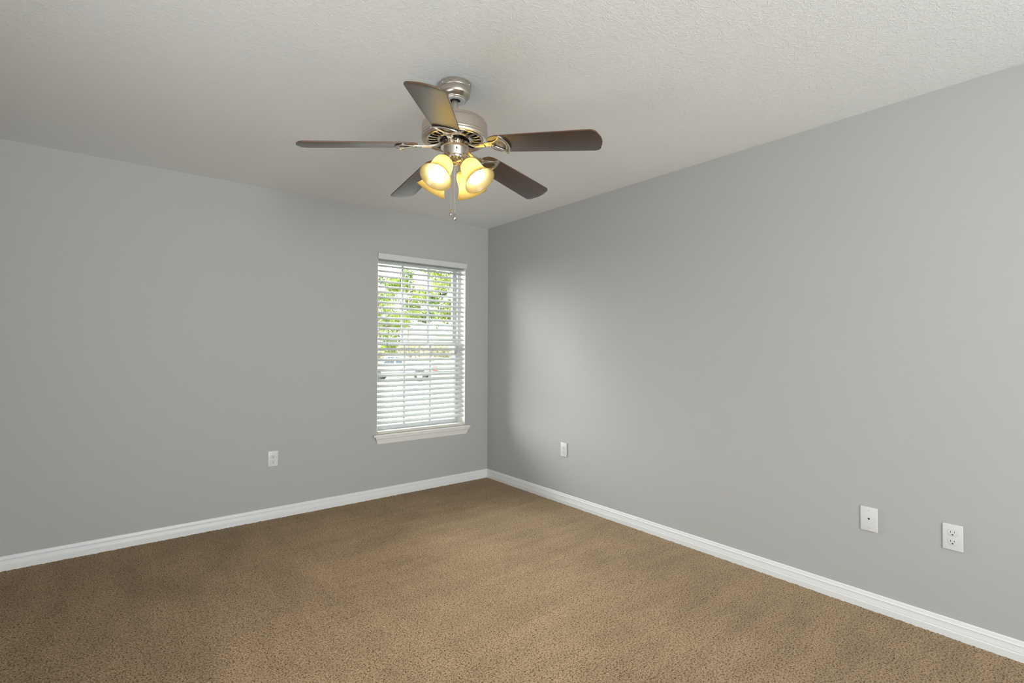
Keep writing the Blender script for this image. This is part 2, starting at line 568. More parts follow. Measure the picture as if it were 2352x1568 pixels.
OX0, OX1, OZ0, OZ1 = -1.147, -0.262, 0.513, 2.064     # window opening in the left wall
holed_wall('wall_left', RX0 - 0.19, 0.19, HC, (OX0, OX1, OZ0, OZ1), lambda u, w, z: (u, w, z), WALL)
holed_wall('wall_right', RY0 - 0.19, 0.0, HC, None, lambda u, w, z: (w, u, z), WALL)
holed_wall('wall_side', RY0 - 0.19, 0.0, HC, None, lambda u, w, z: (RX0 - w, u, z), WALL)
holed_wall('wall_back', RX0, 0.0, HC, W3, lambda u, w, z: (u, RY0 - w, z), WALL)

bm = bmesh.new()
box(bm, RX0 - 0.19, 0.19, RY0 - 0.19, 0.19, HC, HC + 0.10)
tag(obj('ceiling', bm, CEIL, smooth=0), kind='structure')

bm = bmesh.new()
box(bm, RX0 - 0.85, 0.85, RY0 - 0.85, 0.75, HC + 0.11, HC + 0.22)
tag(obj('sun_block_roof', bm, TRIM, smooth=0), kind='structure')  # unseen slab added to keep direct sun out of the added back window

# carpeted floor: a fine grid whose tufts stand a few millimetres high
rng = np.random.default_rng(7)
st = 0.0085
nx = int(round(-RX0 / st)) + 1
ny = int(round(-RY0 / st)) + 1
xs = np.linspace(RX0, 0, nx); ys = np.linspace(RY0, 0, ny)
gx, gy = np.meshgrid(xs, ys, indexing='ij')
gz = rng.normal(0, 0.0011, gx.shape)
edge = np.minimum(np.minimum(-gx, gx - RX0), np.minimum(-gy, gy - RY0))
gz += np.where(edge < 0.03, rng.normal(0, 0.0007, gx.shape), 0)
jx = gx + np.where((edge > 0.001), rng.uniform(-0.003, 0.003, gx.shape), 0)
jy = gy + np.where((edge > 0.001), rng.uniform(-0.003, 0.003, gx.shape), 0)
co = np.stack([jx, jy, gz], -1).reshape(-1, 3)
ii, jj = np.meshgrid(np.arange(nx - 1), np.arange(ny - 1), indexing='ij')
a = (ii * ny + jj).ravel()
quads = np.stack([a, a + ny, a + ny + 1, a + 1], -1)
me = bpy.data.meshes.new('floor')
me.vertices.add(len(co)); me.vertices.foreach_set('co', co.ravel())
me.loops.add(quads.size); me.loops.foreach_set('vertex_index', quads.ravel())
me.polygons.add(len(quads)); me.polygons.foreach_set('loop_start', np.arange(0, quads.size, 4))
me.update(calc_edges=True)
me.validate()
me.polygons.foreach_set('use_smooth', np.ones(len(quads), dtype=bool))
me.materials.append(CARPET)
tag(obj('floor', me, None), kind='structure')

BPROF = [(0, -0.02), (0.0140, -0.02), (0.0140, 0.0285), (0.0130, 0.0305), (0.0112, 0.0318), (0.0112, 0.0335), (0.0122, 0.0350),
         (0.0114, 0.0400), (0.0098, 0.0480), (0.0090, 0.0560), (0.0090, 0.0590), (0.0104, 0.0605), (0.0106, 0.0622), (0.0094, 0.0636),
         (0.0078, 0.0660), (0.0066, 0.0710), (0.0064, 0.0750), (0.0052, 0.0790), (0.0030, 0.0812), (0, 0.0818)]
bm = bmesh.new(); extrude_profile(bm, BPROF, lambda d: [(RX0 + d, -d), (-d, -d)])
tag(obj('baseboard_left', bm, TRIM, smooth=25), kind='structure')
bm = bmesh.new(); extrude_profile(bm, BPROF, lambda d: [(-d, RY0 + d), (-d, -d)])
tag(obj('baseboard_right', bm, TRIM, smooth=25), kind='structure')
bm = bmesh.new(); extrude_profile(bm, BPROF, lambda d: [(RX0 + d, RY0 + d), (-d, RY0 + d)])
tag(obj('baseboard_back', bm, TRIM, smooth=25), kind='structure')
bm = bmesh.new(); extrude_profile(bm, BPROF, lambda d: [(RX0 + d, RY0 + d), (RX0 + d, -d)])
tag(obj('baseboard_side', bm, TRIM, smooth=25), kind='structure')

# ------------------------------------------------------------------ window_1 with sill
win = tag(empty('window_1', (-0.7045, 0.10, OZ0)), kind='structure')
WO = Vector(win.location)
def wbox(bm, x0, x1, y0, y1, z0, z1, bevel=0.0015):
    box(bm, x0 - WO.x, x1 - WO.x, y0 - WO.y, y1 - WO.y, z0 - WO.z, z1 - WO.z, bevel, 1)
FZ0 = 0.531
bm = bmesh.new()
wbox(bm, OX0, OX0 + 0.024, 0.10, 0.19, FZ0, OZ1); wbox(bm, OX1 - 0.024, OX1, 0.10, 0.19, FZ0, OZ1)
wbox(bm, OX0 + 0.024, OX1 - 0.024, 0.10, 0.19, OZ1 - 0.024, OZ1); wbox(bm, OX0 + 0.024, OX1 - 0.024, 0.10, 0.19, FZ0, FZ0 + 0.02)
wbox(bm, OX1 - 0.036, OX1 - 0.024, 0.140, 0.150, FZ0 + 0.02, OZ1 - 0.024, 0); wbox(bm, OX0 + 0.024, OX0 + 0.036, 0.140, 0.150, FZ0 + 0.02, OZ1 - 0.024, 0)
obj('window_frame', bm, VINYL, win)
bm = bmesh.new()
wbox(bm, OX0, OX0 + 0.004, 0.001, 0.10, FZ0, OZ1, 0); wbox(bm, OX1 - 0.004, OX1, 0.001, 0.10, FZ0, OZ1, 0)
wbox(bm, OX0 + 0.004, OX1 - 0.004, 0.001, 0.10, OZ1 - 0.004, OZ1, 0)
obj('jamb_liner', bm, SILLM, win)
def sash(name, yc, z0, z1, bar_z):
    x0, x1 = OX0 + 0.026, OX1 - 0.026
    bm = bmesh.new()
    s = 0.022
    wbox(bm, x0, x0 + s, yc - 0.014, yc + 0.014, z0, z1); wbox(bm, x1 - s, x1, yc - 0.014, yc + 0.014, z0, z1)
    wbox(bm, x0 + s, x1 - s, yc - 0.014, yc + 0.014, z0, z0 + 0.034); wbox(bm, x0 + s, x1 - s, yc - 0.014, yc + 0.014, z1 - 0.034, z1)
    so = obj(name, bm, VINYL, win)
    bm = bmesh.new()
    gw = (x1 - x0 - 2 * s)
    for k in (1, 2):
        xm = x0 + s + gw * k / 3
        wbox(bm, xm - 0.010, xm + 0.010, yc - 0.005, yc + 0.005, z0 + 0.034, z1 - 0.034)
    wbox(bm, x0 + s, x1 - s, yc - 0.0045, yc + 0.0045, bar_z - 0.010, bar_z + 0.010)
    obj('muntin_grille', bm, VINYL, so)
    bm = bmesh.new()
    wbox(bm, x0 + s, x1 - s, yc + 0.006, yc + 0.009, z0 + 0.034, z1 - 0.034, 0)
    obj('pane', bm, GLASS, so)
sash('upper_sash', 0.168, 1.285, 2.038, 1.665)
sash('lower_sash', 0.124, 0.553, 1.318, 1.035)
# stool and apron
bm = bmesh.new()
prof = [(0.0, 0.5135), (0.030, 0.5135), (0.0345, 0.5160), (0.0370, 0.5205), (0.0365, 0.5255), (0.0335, 0.5295), (0.0290, 0.5312), (0.0, 0.5312)]
extrude_profile(bm, [(d, z - WO.z) for d, z in prof], lambda d: [(-1.150 - d - WO.x, -d - WO.y), (-0.259 + d - WO.x, -d - WO.y)])
box(bm, OX0 - WO.x, OX1 - WO.x, -0.001 - WO.y, 0.10 - WO.y, 0.5135 - WO.z, 0.5312 - WO.z)
obj('window_sill', bm, SILLM, win)
bm = bmesh.new()
prof = [(0, 0.5130), (0.0280, 0.5130), (0.0285, 0.5070), (0.0260, 0.5040), (0.0255, 0.5000), (0.0215, 0.4950), (0.0175, 0.4880), (0.0150, 0.4800), (0.0145, 0.4765), (0.0115, 0.4745), (0.0100, 0.4690), (0.0080, 0.4640), (0.0075, 0.4600), (0.0050, 0.4570), (0.0045, 0.4525), (0, 0.4525)]
extrude_profile(bm, [(d, z - WO.z) for d, z in prof], lambda d: [(-1.138 - d - WO.x, -d - WO.y), (-0.2555 + d - WO.x, -d - WO.y)])
obj('window_apron', bm, SILLM, win, smooth=25)

# unseen back and side windows, added to light the room
def added_window(name, loc, rz, w, h):
    r = tag(empty(name, loc, rz), kind='structure')
    bm = bmesh.new()
    f = 0.04
    box(bm, -w / 2, -w / 2 + f, 0, 0.05, 0, h, 0.002); box(bm, w / 2 - f, w / 2, 0, 0.05, 0, h, 0.002)
    box(bm, -w / 2 + f, w / 2 - f, 0, 0.05, 0, f, 0.002); box(bm, -w / 2 + f, w / 2 - f, 0, 0.05, h - f, h, 0.002)
    box(bm, -0.02, 0.02, 0.005, 0.045, f, h - f, 0.002)
    obj('window_frame', bm, VINYL, r)
    bm = bmesh.new()
    box(bm, -w / 2 + f, w / 2 - f, 0.022, 0.026, f, h - f)
    obj('pane', bm, GLASS, r)
    return r
w3 = added_window('added_side_window', (RX0 + 0.050, -2.75, 0.58), PI / 2, 1.76, 1.52)
bm = bmesh.new(); box(bm, -0.84, 0.84, 0.008, 0.010, 0.04, 1.48)
obj('added_roller_blind', bm, simple('added_white_blind', (0.78, 0.78, 0.76), 0.7), w3)  # closed blind added behind the side fill lamp
added_window('added_back_window', ((W3[0] + W3[1]) / 2, RY0 - 0.10, W3[2]), PI, W3[1] - W3[0], W3[3] - W3[2])

# ------------------------------------------------------------------ window blind
bl = tag(empty('window_blind', (-0.7045, 0.0, 0.5315)), 'white horizontal slat blind half open in the window by the room corner', 'window blind')
BO = Vector(bl.location)
def bbox(bm, x0, x1, y0, y1, z0, z1, bevel=0.001):
    box(bm, x0 - BO.x, x1 - BO.x, y0 - BO.y, y1 - BO.y, z0 - BO.z, z1 - BO.z, bevel, 1)
bm = bmesh.new(); bbox(bm, -1.1500, -0.2590, -0.0200, -0.0140, 2.0155, 2.0635)
bbox(bm, -1.1500, -1.1440, -0.0142, -0.0008, 2.0155, 2.0635); bbox(bm, -0.2650, -0.2590, -0.0142, -0.0008, 2.0155, 2.0635)
obj('valance', bm, VALANCE, bl)
bm = bmesh.new(); bbox(bm, -1.142, -0.267, 0.004, 0.056, 2.016, 2.058)
obj('headrail', bm, SLAT, bl)
bm = bmesh.new(); bbox(bm, -1.137, -0.2680, 0.002, 0.052, 0.5330, 0.5560, 0.002)
obj('bottom_rail', bm, simple('cream_bottom_rail', (0.66, 0.64, 0.56), 0.45), bl)
# one slat: crowned strip, room edge low
def slat_mesh():
    bm = bmesh.new()
    n = 8
    tilt = R_(27.5)
    x0, x1 = -1.1400 - BO.x, -0.2700 - BO.x
    top, bot = [], []
    for i in range(n + 1):
        s = -0.0254 + 0.0508 * i / n
        c = 0.0022 * (1 - (s / 0.0254) ** 2)
        for lst, t in ((top, 0.0014), (bot, -0.0014)):
            y = s * math.cos(tilt) - (c + t) * math.sin(tilt)
            z = s * math.sin(tilt) + (c + t) * math.cos(tilt)
            lst.append((y, z))
    loop = top + bot[::-1]
    A = [bm.verts.new((x0, y, z)) for y, z in loop]
    B = [bm.verts.new((x1, y, z)) for y, z in loop]
    m = len(loop)
    for i in range(m):
        bm.faces.new((A[i], A[(i + 1) % m], B[(i + 1) % m], B[i]))
    bm.faces.new(A[::-1]); bm.faces.new(B)
    fixn(bm)
    return mesh_from_bm('slat', bm, SLAT, 40)
sm = slat_mesh()
NS = 32
SPAN0, SP = 1.9960, 0.0446
for k in range(NS):
    s = obj('slat', sm, None, bl)
    s.location = (0, 0.0300, SPAN0 - SP * k + 0.0131 - BO.z)
for x in (-1.002, -0.7045, -0.4150):
    bm = bmesh.new()
    for y in (0.0055, 0.0545):
        tube(bm, [(x - BO.x, y, 2.016 - BO.z), (x - BO.x, y, 0.556 - BO.z)], 0.0008, 6)
    obj('ladder_cord', bm, CORD, bl)
def pull(x, ends):
    bm = bmesh.new()
    for dx, z in ends:
        tube(bm, [(x - BO.x, 0.0015, 2.016 - BO.z), (x + dx - BO.x, -0.0045, z - BO.z)], 0.0008, 6)
    c = obj('pull_cord', bm, CORD, bl)
    for dx, z in ends:
        bm = bmesh.new()
        lathe(bm, [(0, 0.004), (0.003, 0.004), (0.0036, 0.0), (0.0036, -0.012), (0.006, -0.0235), (0.006, -0.0255), (0, -0.0255)], 16, Matrix.Translation((x + dx - BO.x, -0.0075, z - BO.z)))
        obj('cord_tassel', fixn(bm), TASSEL, c)
pull(-1.054, [(0.003, 1.412), (-0.006, 1.302)])
pull(-0.380, [(-0.005, 1.238), (0.006, 1.232)])

# ------------------------------------------------------------------ wall plates
def plate_base(bm, w=0.0700, h=0.1140):
    box(bm, -w / 2, w / 2, -0.0060, 0, -h / 2, h / 2, 0.0035, 3)
def make_outlet(name, loc, rz, label, group):
    r = tag(empty(name, loc, rz), label, 'wall outlet', group)
    bm = bmesh.new(); plate_base(bm); obj('cover_plate', bm, PLATE, r)
    for zc in (0.0195, -0.0195):
        bm = bmesh.new()
        o = []
        for i in range(32):
            a_ = 2 * PI * i / 32
            o.append((0.0172 * math.cos(a_), max(-0.0138, min(0.0138, 0.0172 * math.sin(a_)))))
        plate(bm, o, [], 0, 0.0014, Matrix.Translation((0, -0.0058, zc)) @ Matrix.Rotation(PI / 2, 4, 'X'), 0, 0.0005)
        rc = obj('receptacle', bm, PLATE, r)
        bm = bmesh.new()
        box(bm, -0.0075, -0.0055, -0.0076, -0.0070, zc - 0.0005, zc + 0.0085)
        box(bm, 0.0055, 0.0072, -0.0076, -0.0070, zc + 0.0005, zc + 0.0080)
        lathe(bm, [(0, 0), (0.0028, 0), (0.0028, 0.0006), (0, 0.0006)], 16, Matrix.Translation((0, -0.0070, zc - 0.0070)) @ Matrix.Rotation(PI / 2, 4, 'X'))
        obj('slot', fixn(bm), BLACK, rc)
    # hairline gap around the receptacles
    bm = bmesh.new()
    for zc in (0.0195, -0.0195):
        o1, o2 = [], []
        for i in range(32):
            a_ = 2 * PI * i / 32
            for lst, rr, hh in ((o1, 0.0180, 0.0146), (o2, 0.0170, 0.0136)):
                lst.append((rr * math.cos(a_), max(-hh, min(hh, rr * math.sin(a_)))))
        plate(bm, o1, [o2], 0, 0.0003, Matrix.Translation((0, -0.0059, zc)) @ Matrix.Rotation(PI / 2, 4, 'X'))
    obj('gap_line', bm, simple('plate_gap', (0.42, 0.42, 0.41), 0.6), r)
    bm = bmesh.new()
    lathe(bm, [(0, 0.0012), (0.002, 0.001), (0.0028, 0), (0, 0)], 16, Matrix.Translation((0, -0.0059, 0)) @ Matrix.Rotation(PI / 2, 4, 'X'))
    obj('screw', fixn(bm), PLATE, r)
    return r
OG = 'white duplex wall outlets'
make_outlet('wall_outlet', (-1.9565, 0, 0.4415), 0, 'white duplex outlet on the window wall, left of the window', OG)
make_outlet('wall_outlet', (0, -1.0685, 0.4375), -PI / 2, 'white duplex outlet on the right wall, near the room corner', OG)
make_outlet('wall_outlet', (0, -3.5005, 0.4395), -PI / 2, 'white duplex outlet at the right, next to the phone jack plate', OG)
r = tag(empty('phone_jack', (0, -3.187, 0.4365), -PI / 2), 'white wall plate with one small black jack in the middle', 'phone jack')
bm = bmesh.new(); plate_base(bm, 0.0715, 0.1165); obj('cover_plate', bm, PLATE, r)
bm = bmesh.new()
plate(bm, [(x * 0.85, y * 0.85) for x, y in [(-0.0055, 0.004), (0.0055, 0.004), (0.0055, 0), (0.0030, -0.0012), (0.0028, -0.0060), (-0.0028, -0.0060), (-0.0030, -0.0012), (-0.0055, 0)]], [], 0, 0.0006, Matrix.Translation((0, -0.0058, 0.0025)) @ Matrix.Rotation(PI / 2, 4, 'X'))
obj('jack_port', bm, BLACK, r)
for z in (0.0415, -0.0415):
    bm = bmesh.new()
    lathe(bm, [(0, 0.0009), (0.0016, 0.0008), (0.0023, 0), (0, 0)], 16, Matrix.Translation((0, -0.0059, z)) @ Matrix.Rotation(PI / 2, 4, 'X'))
    obj('screw', fixn(bm), simple('screw_head', (0.42, 0.42, 0.40), 0.4), r)

# ------------------------------------------------------------------ ceiling fan
FC = Vector((-1.7195, -2.1220, HC))
fan = tag(empty('ceiling_fan', FC), 'brushed nickel ceiling fan with five dark brown blades and four lit glass shades', 'ceiling fan')
def Z(p): return [(r, z - HC) for r, z in p]
bm = bmesh.new()
lathe(bm, Z([(0.0665, 2.4398), (0.0715, 2.4398), (0.0720, 2.436), (0.0720, 2.4175), (0.0708, 2.4150), (0.0690, 2.4138), (0.0690, 2.411),
             (0.0690, 2.400), (0.0675, 2.392), (0.0640, 2.385), (0.0580, 2.3790), (0.0530, 2.3760), (0.0505, 2.3735), (0.0495, 2.3705), (0.0500, 2.3685), (0.0490, 2.3670), (0.0440, 2.3665), (0.0430, 2.3690)]), 64)
can = obj('canopy', fixn(bm), NICKEL_SPUN, fan)
bm = bmesh.new()
lathe(bm, Z([(0.0470, 2.3680), (0.0460, 2.3655), (0.0330, 2.3648), (0.0240, 2.3665), (0.0225, 2.3700)]), 48)
obj('canopy_ring', fixn(bm), WHITE_RING, can)
bm = bmesh.new()
lathe(bm, Z([(0.0, 2.3705), (0.0430, 2.3705)]), 32)
lathe(bm, Z([(0.0228, 2.3690), (0.0228, 2.3800)]), 32)
obj('hanger_socket', fixn(bm), BLACK, can)
vcam = Vector((FC.x - CAM.x, FC.y - CAM.y, 0)).normalized()      # from camera to the fan
az_cam = math.atan2(-vcam.y, -vcam.x)
for da in (-52, 62):
    bm = bmesh.new()
    a_ = az_cam + R_(da)
    mt = Matrix.Rotation(a_, 4, 'Z') @ Matrix.Translation((0.0716, 0, 2.427 - HC)) @ Matrix.Rotation(PI / 2, 4, 'Y')
    lathe(bm, [(0, 0.0028), (0.0025, 0.0026), (0.0042, 0.0012), (0.0046, 0), (0, 0)], 16, mt)
    obj('screw', fixn(bm), NICKEL_SMOOTH, can)
bm = bmesh.new()
lathe(bm, Z([(0, 2.385), (0.0132, 2.385), (0.0132, 2.262), (0, 2.262)]), 32)
obj('downrod', fixn(bm), NICKEL, fan)
bm = bmesh.new()
lathe(bm, Z([(0.0132, 2.2790), (0.030, 2.2790), (0.033, 2.2755), (0.085, 2.2745), (0.124, 2.2735), (0.1320, 2.2715), (0.1365, 2.2670), (0.1375, 2.2630), (0.1372, 2.2605), (0.1395, 2.2600),
             (0.1425, 2.2580), (0.1448, 2.2535), (0.1455, 2.2470), (0.1455, 2.2110), (0.1448, 2.2100), (0.1448, 2.2085), (0.1462, 2.2075), (0.1468, 2.2040), (0.1460, 2.2010), (0.1450, 2.2000),
             (0.1450, 2.1985), (0.1462, 2.1975), (0.1462, 2.1920), (0.1445, 2.1880), (0.1400, 2.1860), (0.1340, 2.1875), (0.1285, 2.1915), (0.1245, 2.1925)]), 96)
mot = obj('motor_housing', fixn(bm), NICKEL, fan, smooth=28)
bm = bmesh.new()
lathe(bm, Z([(0.1260, 2.1985), (0.0500, 2.1985)]), 64, mat=1)
lathe(bm, Z([(0.1255, 2.1930), (0.1240, 2.1890), (0.1190, 2.1880), (0.1165, 2.1900), (0.1160, 2.1970)]), 96)
lathe(bm, Z([(0.0800, 2.1970), (0.0790, 2.1905), (0.0760, 2.1880), (0.0700, 2.1870), (0.0660, 2.1885), (0.0650, 2.1970)]), 64)
for k in range(24):
    mt = Matrix.Translation((0, 0, -HC)) @ Matrix.Rotation(2 * PI * k / 24, 4, 'Z')
    wv = 0.0050 if k % 2 else 0.0032
    bmv = []
    for (rr, ww, zz) in ((0.0785, wv * 0.75, 2.1895), (0.098, wv, 2.1878), (0.1180, wv * 1.5, 2.1895)):
        bmv.append([bm.verts.new(mt @ Vector((rr, -ww, zz))), bm.verts.new(mt @ Vector((rr, 0, zz - 0.0012))), bm.verts.new(mt @ Vector((rr, ww, zz))), bm.verts.new(mt @ Vector((rr, ww, 2.1975))), bm.verts.new(mt @ Vector((rr, -ww, 2.1975)))])
    for i in range(2):
        for j in range(5):
            bm.faces.new((bmv[i][j], bmv[i][(j + 1) % 5], bmv[i + 1][(j + 1) % 5], bmv[i + 1][j]))
obj('vent_grille', fixn(bm), [NICKEL_SMOOTH, BLACK], mot)
# flywheel the blade irons bolt to
bm = bmesh.new()
lathe(bm, Z([(0.0, 2.1975), (0.0420, 2.1975), (0.0420, 2.1800), (0.0560, 2.1790), (0.0575, 2.1775), (0.0575, 2.1600), (0.0560, 2.1585), (0, 2.1585)]), 60)
fw = obj('flywheel', fixn(bm), NICKEL_SMOOTH, fan)
bm = bmesh.new()
lathe(bm, Z([(0, 2.1610), (0.0560, 2.1610), (0.0625, 2.1580), (0.0635, 2.1555), (0.0620, 2.1535), (0.0500, 2.1530), (0.0500, 2.1510),
             (0.0495, 2.1500), (0.0495, 2.1180), (0.0485, 2.1160), (0.0470, 2.1150), (0, 2.1150)]), 64)
sw = obj('switch_housing', fixn(bm), NICKEL, fan)
a_ = az_cam + R_(10)
mt = Matrix.Rotation(a_, 4, 'Z') @ Matrix.Translation((0.0490, 0, 2.1400 - HC))
bm = bmesh.new(); box(bm, -0.001, 0.0010, -0.0035, 0.0035, -0.0050, 0.0050, 0.0004, 1, mtx=mt)
obj('reverse_switch', bm, BLACK, sw)
bm = bmesh.new()
lathe(bm, [(0, 0.0022), (0.0022, 0.0018), (0.0034, 0), (0, 0)], 16, Matrix.Rotation(a_, 4, 'Z') @ Matrix.Translation((0.0493, 0, 2.1270 - HC)) @ Matrix.Rotation(PI / 2, 4, 'Y'))
obj('screw', fixn(bm), NICKEL_SMOOTH, sw)
bm = bmesh.new()
lathe(bm, Z([(0, 2.1155), (0.0475, 2.1155), (0.0475, 2.1110), (0.0455, 2.1050), (0.0400, 2.0985), (0.0320, 2.0935), (0.0240, 2.0905), (0.0180, 2.0890), (0.0150, 2.0850), (0.0120, 2.0810), (0.0060, 2.0780), (0, 2.0775)]), 48)
obj('light_fitter', fixn(bm), NICKEL_SMOOTH, fan)

# blades: local +X outwards, the right hand edge (looking outwards) is raised
def smooth_outline(half):
    return half + [(x, -y) for x, y in half[::-1]]
def arc(cx, cy, rx, ry, a0, a1, n):
    return [(cx + rx * math.cos(R_(a0 + (a1 - a0) * i / n)), cy + ry * math.sin(R_(a0 + (a1 - a0) * i / n))) for i in range(n + 1)]
half = [(0.1640, 0.0), (0.1645, 0.012), (0.1670, 0.025), (0.1720, 0.037), (0.1800, 0.0465), (0.1920, 0.0530), (0.2100, 0.0570), (0.3000, 0.0610), (0.4500, 0.0660), (0.5900, 0.0700)]
half += arc(0.6200, 0.0410, 0.0300, 0.0295, 88, 8, 8) + [(0.6555, 0.030), (0.6590, 0.015), (0.6600, 0.0)]
outline = half[:-1] + [half[-1]] + [(x, -y) for x, y in half[-2:0:-1]]
bm = bmesh.new()
plate(bm, outline, [], -0.0028, 0.0028, None, 0, 0.0012)
for f in bm.faces:
    if abs(f.normal.z) < 0.8:
        f.material_index = 1
blade_me = mesh_from_bm('blade', bm, [BLADE, EDGE], 30)
# blade iron
ih = [(0.1180, 0.0105), (0.1300, 0.0120), (0.1480, 0.0125), (0.1500, 0.0180), (0.1600, 0.0200), (0.1780, 0.0215), (0.1950, 0.0265), (0.2090, 0.0350), (0.2200, 0.0470), (0.2270, 0.0590), (0.2300, 0.0625), (0.2345, 0.0620),
      (0.2420, 0.0530), (0.2500, 0.0400), (0.2560, 0.0250), (0.2590, 0.0120), (0.2600, 0.0)]
iron_out = ih + [(x, -y) for x, y in ih[-2::-1]]
hole = [(0.1930, 0.0075), (0.2040, 0.0150), (0.2150, 0.0255), (0.2230, 0.0330), (0.2290, 0.0345), (0.2350, 0.0290), (0.2410, 0.0180), (0.2435, 0.0)]
hole = hole + [(x, -y) for x, y in hole[-2::-1]]
TILT = Matrix.Translation((0.10, 0, 2.1590 - HC)) @ Matrix.Rotation(R_(6.0), 4, 'Y') @ Matrix.Rotation(R_(-12), 4, 'X') @ Matrix.Translation((-0.10, 0, 0))   # the blades droop a little
bm = bmesh.new()
mt = TILT
plate(bm, iron_out, [hole], -0.0085, -0.0030, mt, 0, 0.0015)
# raised rim along the outer arc
rim = [(0.2290, 0.0610), (0.2370, 0.0585), (0.2450, 0.0480), (0.2520, 0.0350), (0.2570, 0.0200), (0.2590, 0.0)]
rim = rim + [(x, -y) for x, y in rim[-2::-1]]
tube(bm, [mt @ Vector((x, y, -0.0080)) for x, y in rim], 0.0034, 8)
# arm from the flywheel
arm = [(0.046, 2.1700), (0.060, 2.1690), (0.072, 2.1650), (0.086, 2.1580), (0.100, 2.1530), (0.114, 2.1510), (0.128, 2.1500), (0.146, 2.1480)]
prev = None
for i, (rr, zz) in enumerate(arm):
    t = min(1, i / (len(arm) - 1))
    ww = 0.0115 if i > 1 else 0.0165
    tl = Matrix.Rotation(R_(-12) * t, 4, 'X')
    ring = []
    for (yy, dz) in ((-ww, -0.0035), (-ww * 0.5, -0.006), (ww * 0.5, -0.006), (ww, -0.0035), (ww, 0.0035), (-ww, 0.0035)):
        q = tl @ Vector((0, yy, dz))
        ring.append(bm.verts.new((rr, q.y, zz - HC + q.z)))
    if prev:
        for k in range(6):
            bm.faces.new((prev[k], prev[(k + 1) % 6], ring[(k + 1) % 6], ring[k]))
    else:
        bm.faces.new(ring[::-1])
    prev = ring
bm.faces.new(prev)
iron_me = mesh_from_bm('blade_iron', fixn(bm), NICKEL_SMOOTH, 40)
bm = bmesh.new()
for (x, y) in ((0.1720, 0.012), (0.1720, -0.012), (0.1860, 0)):
    lathe(bm, [(0, -0.0026), (0.0024, -0.0022), (0.0042, 0), (0, 0)], 14, mt @ Matrix.Translation((x, y, -0.0084)))
screw_me = mesh_from_bm('iron_screws', fixn(bm), NICKEL_SMOOTH, 40)
for k in range(5):
    a_ = R_(12.9 + 72 * k)
    ir = obj('blade_iron', iron_me, None, fan); ir.rotation_euler = (0, 0, a_)
    obj('screw', screw_me, None, ir)
    b = obj('blade', blade_me, None, fan)
    b.matrix_local = Matrix.Rotation(a_, 4, 'Z') @ TILT

# lamps: the opening centre lies rho from the axis; the shade axis leans 36 degrees outwards
TAU = R_(36)
RHO, ZO, SL = 0.134, 1.987, 0.112
sp = [(0.0260, -0.0040), (0.0285, 0.0000), (0.0350, 0.0060), (0.0410, 0.0150), (0.0445, 0.0270), (0.0460, 0.0400), (0.0465, 0.0530), (0.0478, 0.0660), (0.0510, 0.0780), (0.0565, 0.0900), (0.0630, 0.1010), (0.0700, 0.1110), (0.0715, 0.1128)]
inner = [(r - 0.0024, t - 0.0004) for r, t in sp][::-1]
bm = bmesh.new()
lathe(bm, sp + inner + [sp[0]], 56)
bmesh.ops.remove_doubles(bm, verts=bm.verts, dist=1e-6)
fixn(bm)
for f in bm.faces:
    c = f.calc_center_median()
    if f.normal.x * c.x + f.normal.y * c.y < 0 and abs(f.normal.z) < 0.98:
        f.material_index = 1
shade_me = mesh_from_bm('lamp_shade', bm, [SHADE, SHADE_IN], 50)
bm = bmesh.new()
lathe(bm, [(0, 0.0985), (0.0090, 0.0970), (0.0175, 0.0920), (0.0235, 0.0840), (0.0260, 0.0740), (0.0255, 0.0640), (0.0225, 0.0550), (0.0175, 0.0470), (0.0140, 0.0390), (0.0130, 0.0300), (0.0128, 0.0150), (0, 0.0140)], 24)
bulb_me = mesh_from_bm('light_bulb', fixn(bm), BULB, 60)
bm = bmesh.new()
lathe(bm, [(0, -0.0600), (0.0105, -0.0600), (0.0120, -0.0570), (0.0130, -0.0500), (0.0115, -0.0450), (0.0125, -0.0400), (0.0150, -0.0300), (0.0180, -0.0150), (0.0215, -0.0060), (0.0290, -0.0045), (0.0310, -0.0020), (0.0310, 0.0020), (0.0285, 0.0035), (0.0200, 0.0040), (0.0190, 0.0160), (0, 0.0160)], 48,
      wave=lambda k: 0.05 * math.cos(2 * PI * k / 4))
sock_me = mesh_from_bm('lamp_socket', fixn(bm), NICKEL_SMOOTH, 40)
Rv = Vector((RGT.x, RGT.y, 0)).normalized()
az_R = math.atan2(Rv.y, Rv.x)
for k in range(4):
    a_ = az_R - R_(30) + k * PI / 2
    u = Vector((math.cos(a_), math.sin(a_), 0))
    ax = u * math.sin(TAU) + Vector((0, 0, -math.cos(TAU)))
    neck = u * RHO + Vector((0, 0, ZO - HC)) - ax * SL
    q = ax.to_track_quat('Z', 'Y').to_matrix().to_4x4()
    mt = Matrix.Translation(neck) @ q
    for nm, me_ in (('lamp_socket', sock_me), ('lamp_shade', shade_me), ('light_bulb', bulb_me)):
        o = obj(nm, me_, None, fan)
        o.matrix_local = mt
    top = neck - ax * 0.058
    bm = bmesh.new()
    p0 = u * 0.022 + Vector((0, 0, 2.1020 - HC))
    tube(bm, [p0, p0.lerp(top, 0.5) + Vector((0, 0, 0.004)), top + ax * 0.004], 0.0085, 14)
    obj('lamp_arm', bm, NICKEL_SMOOTH, fan)

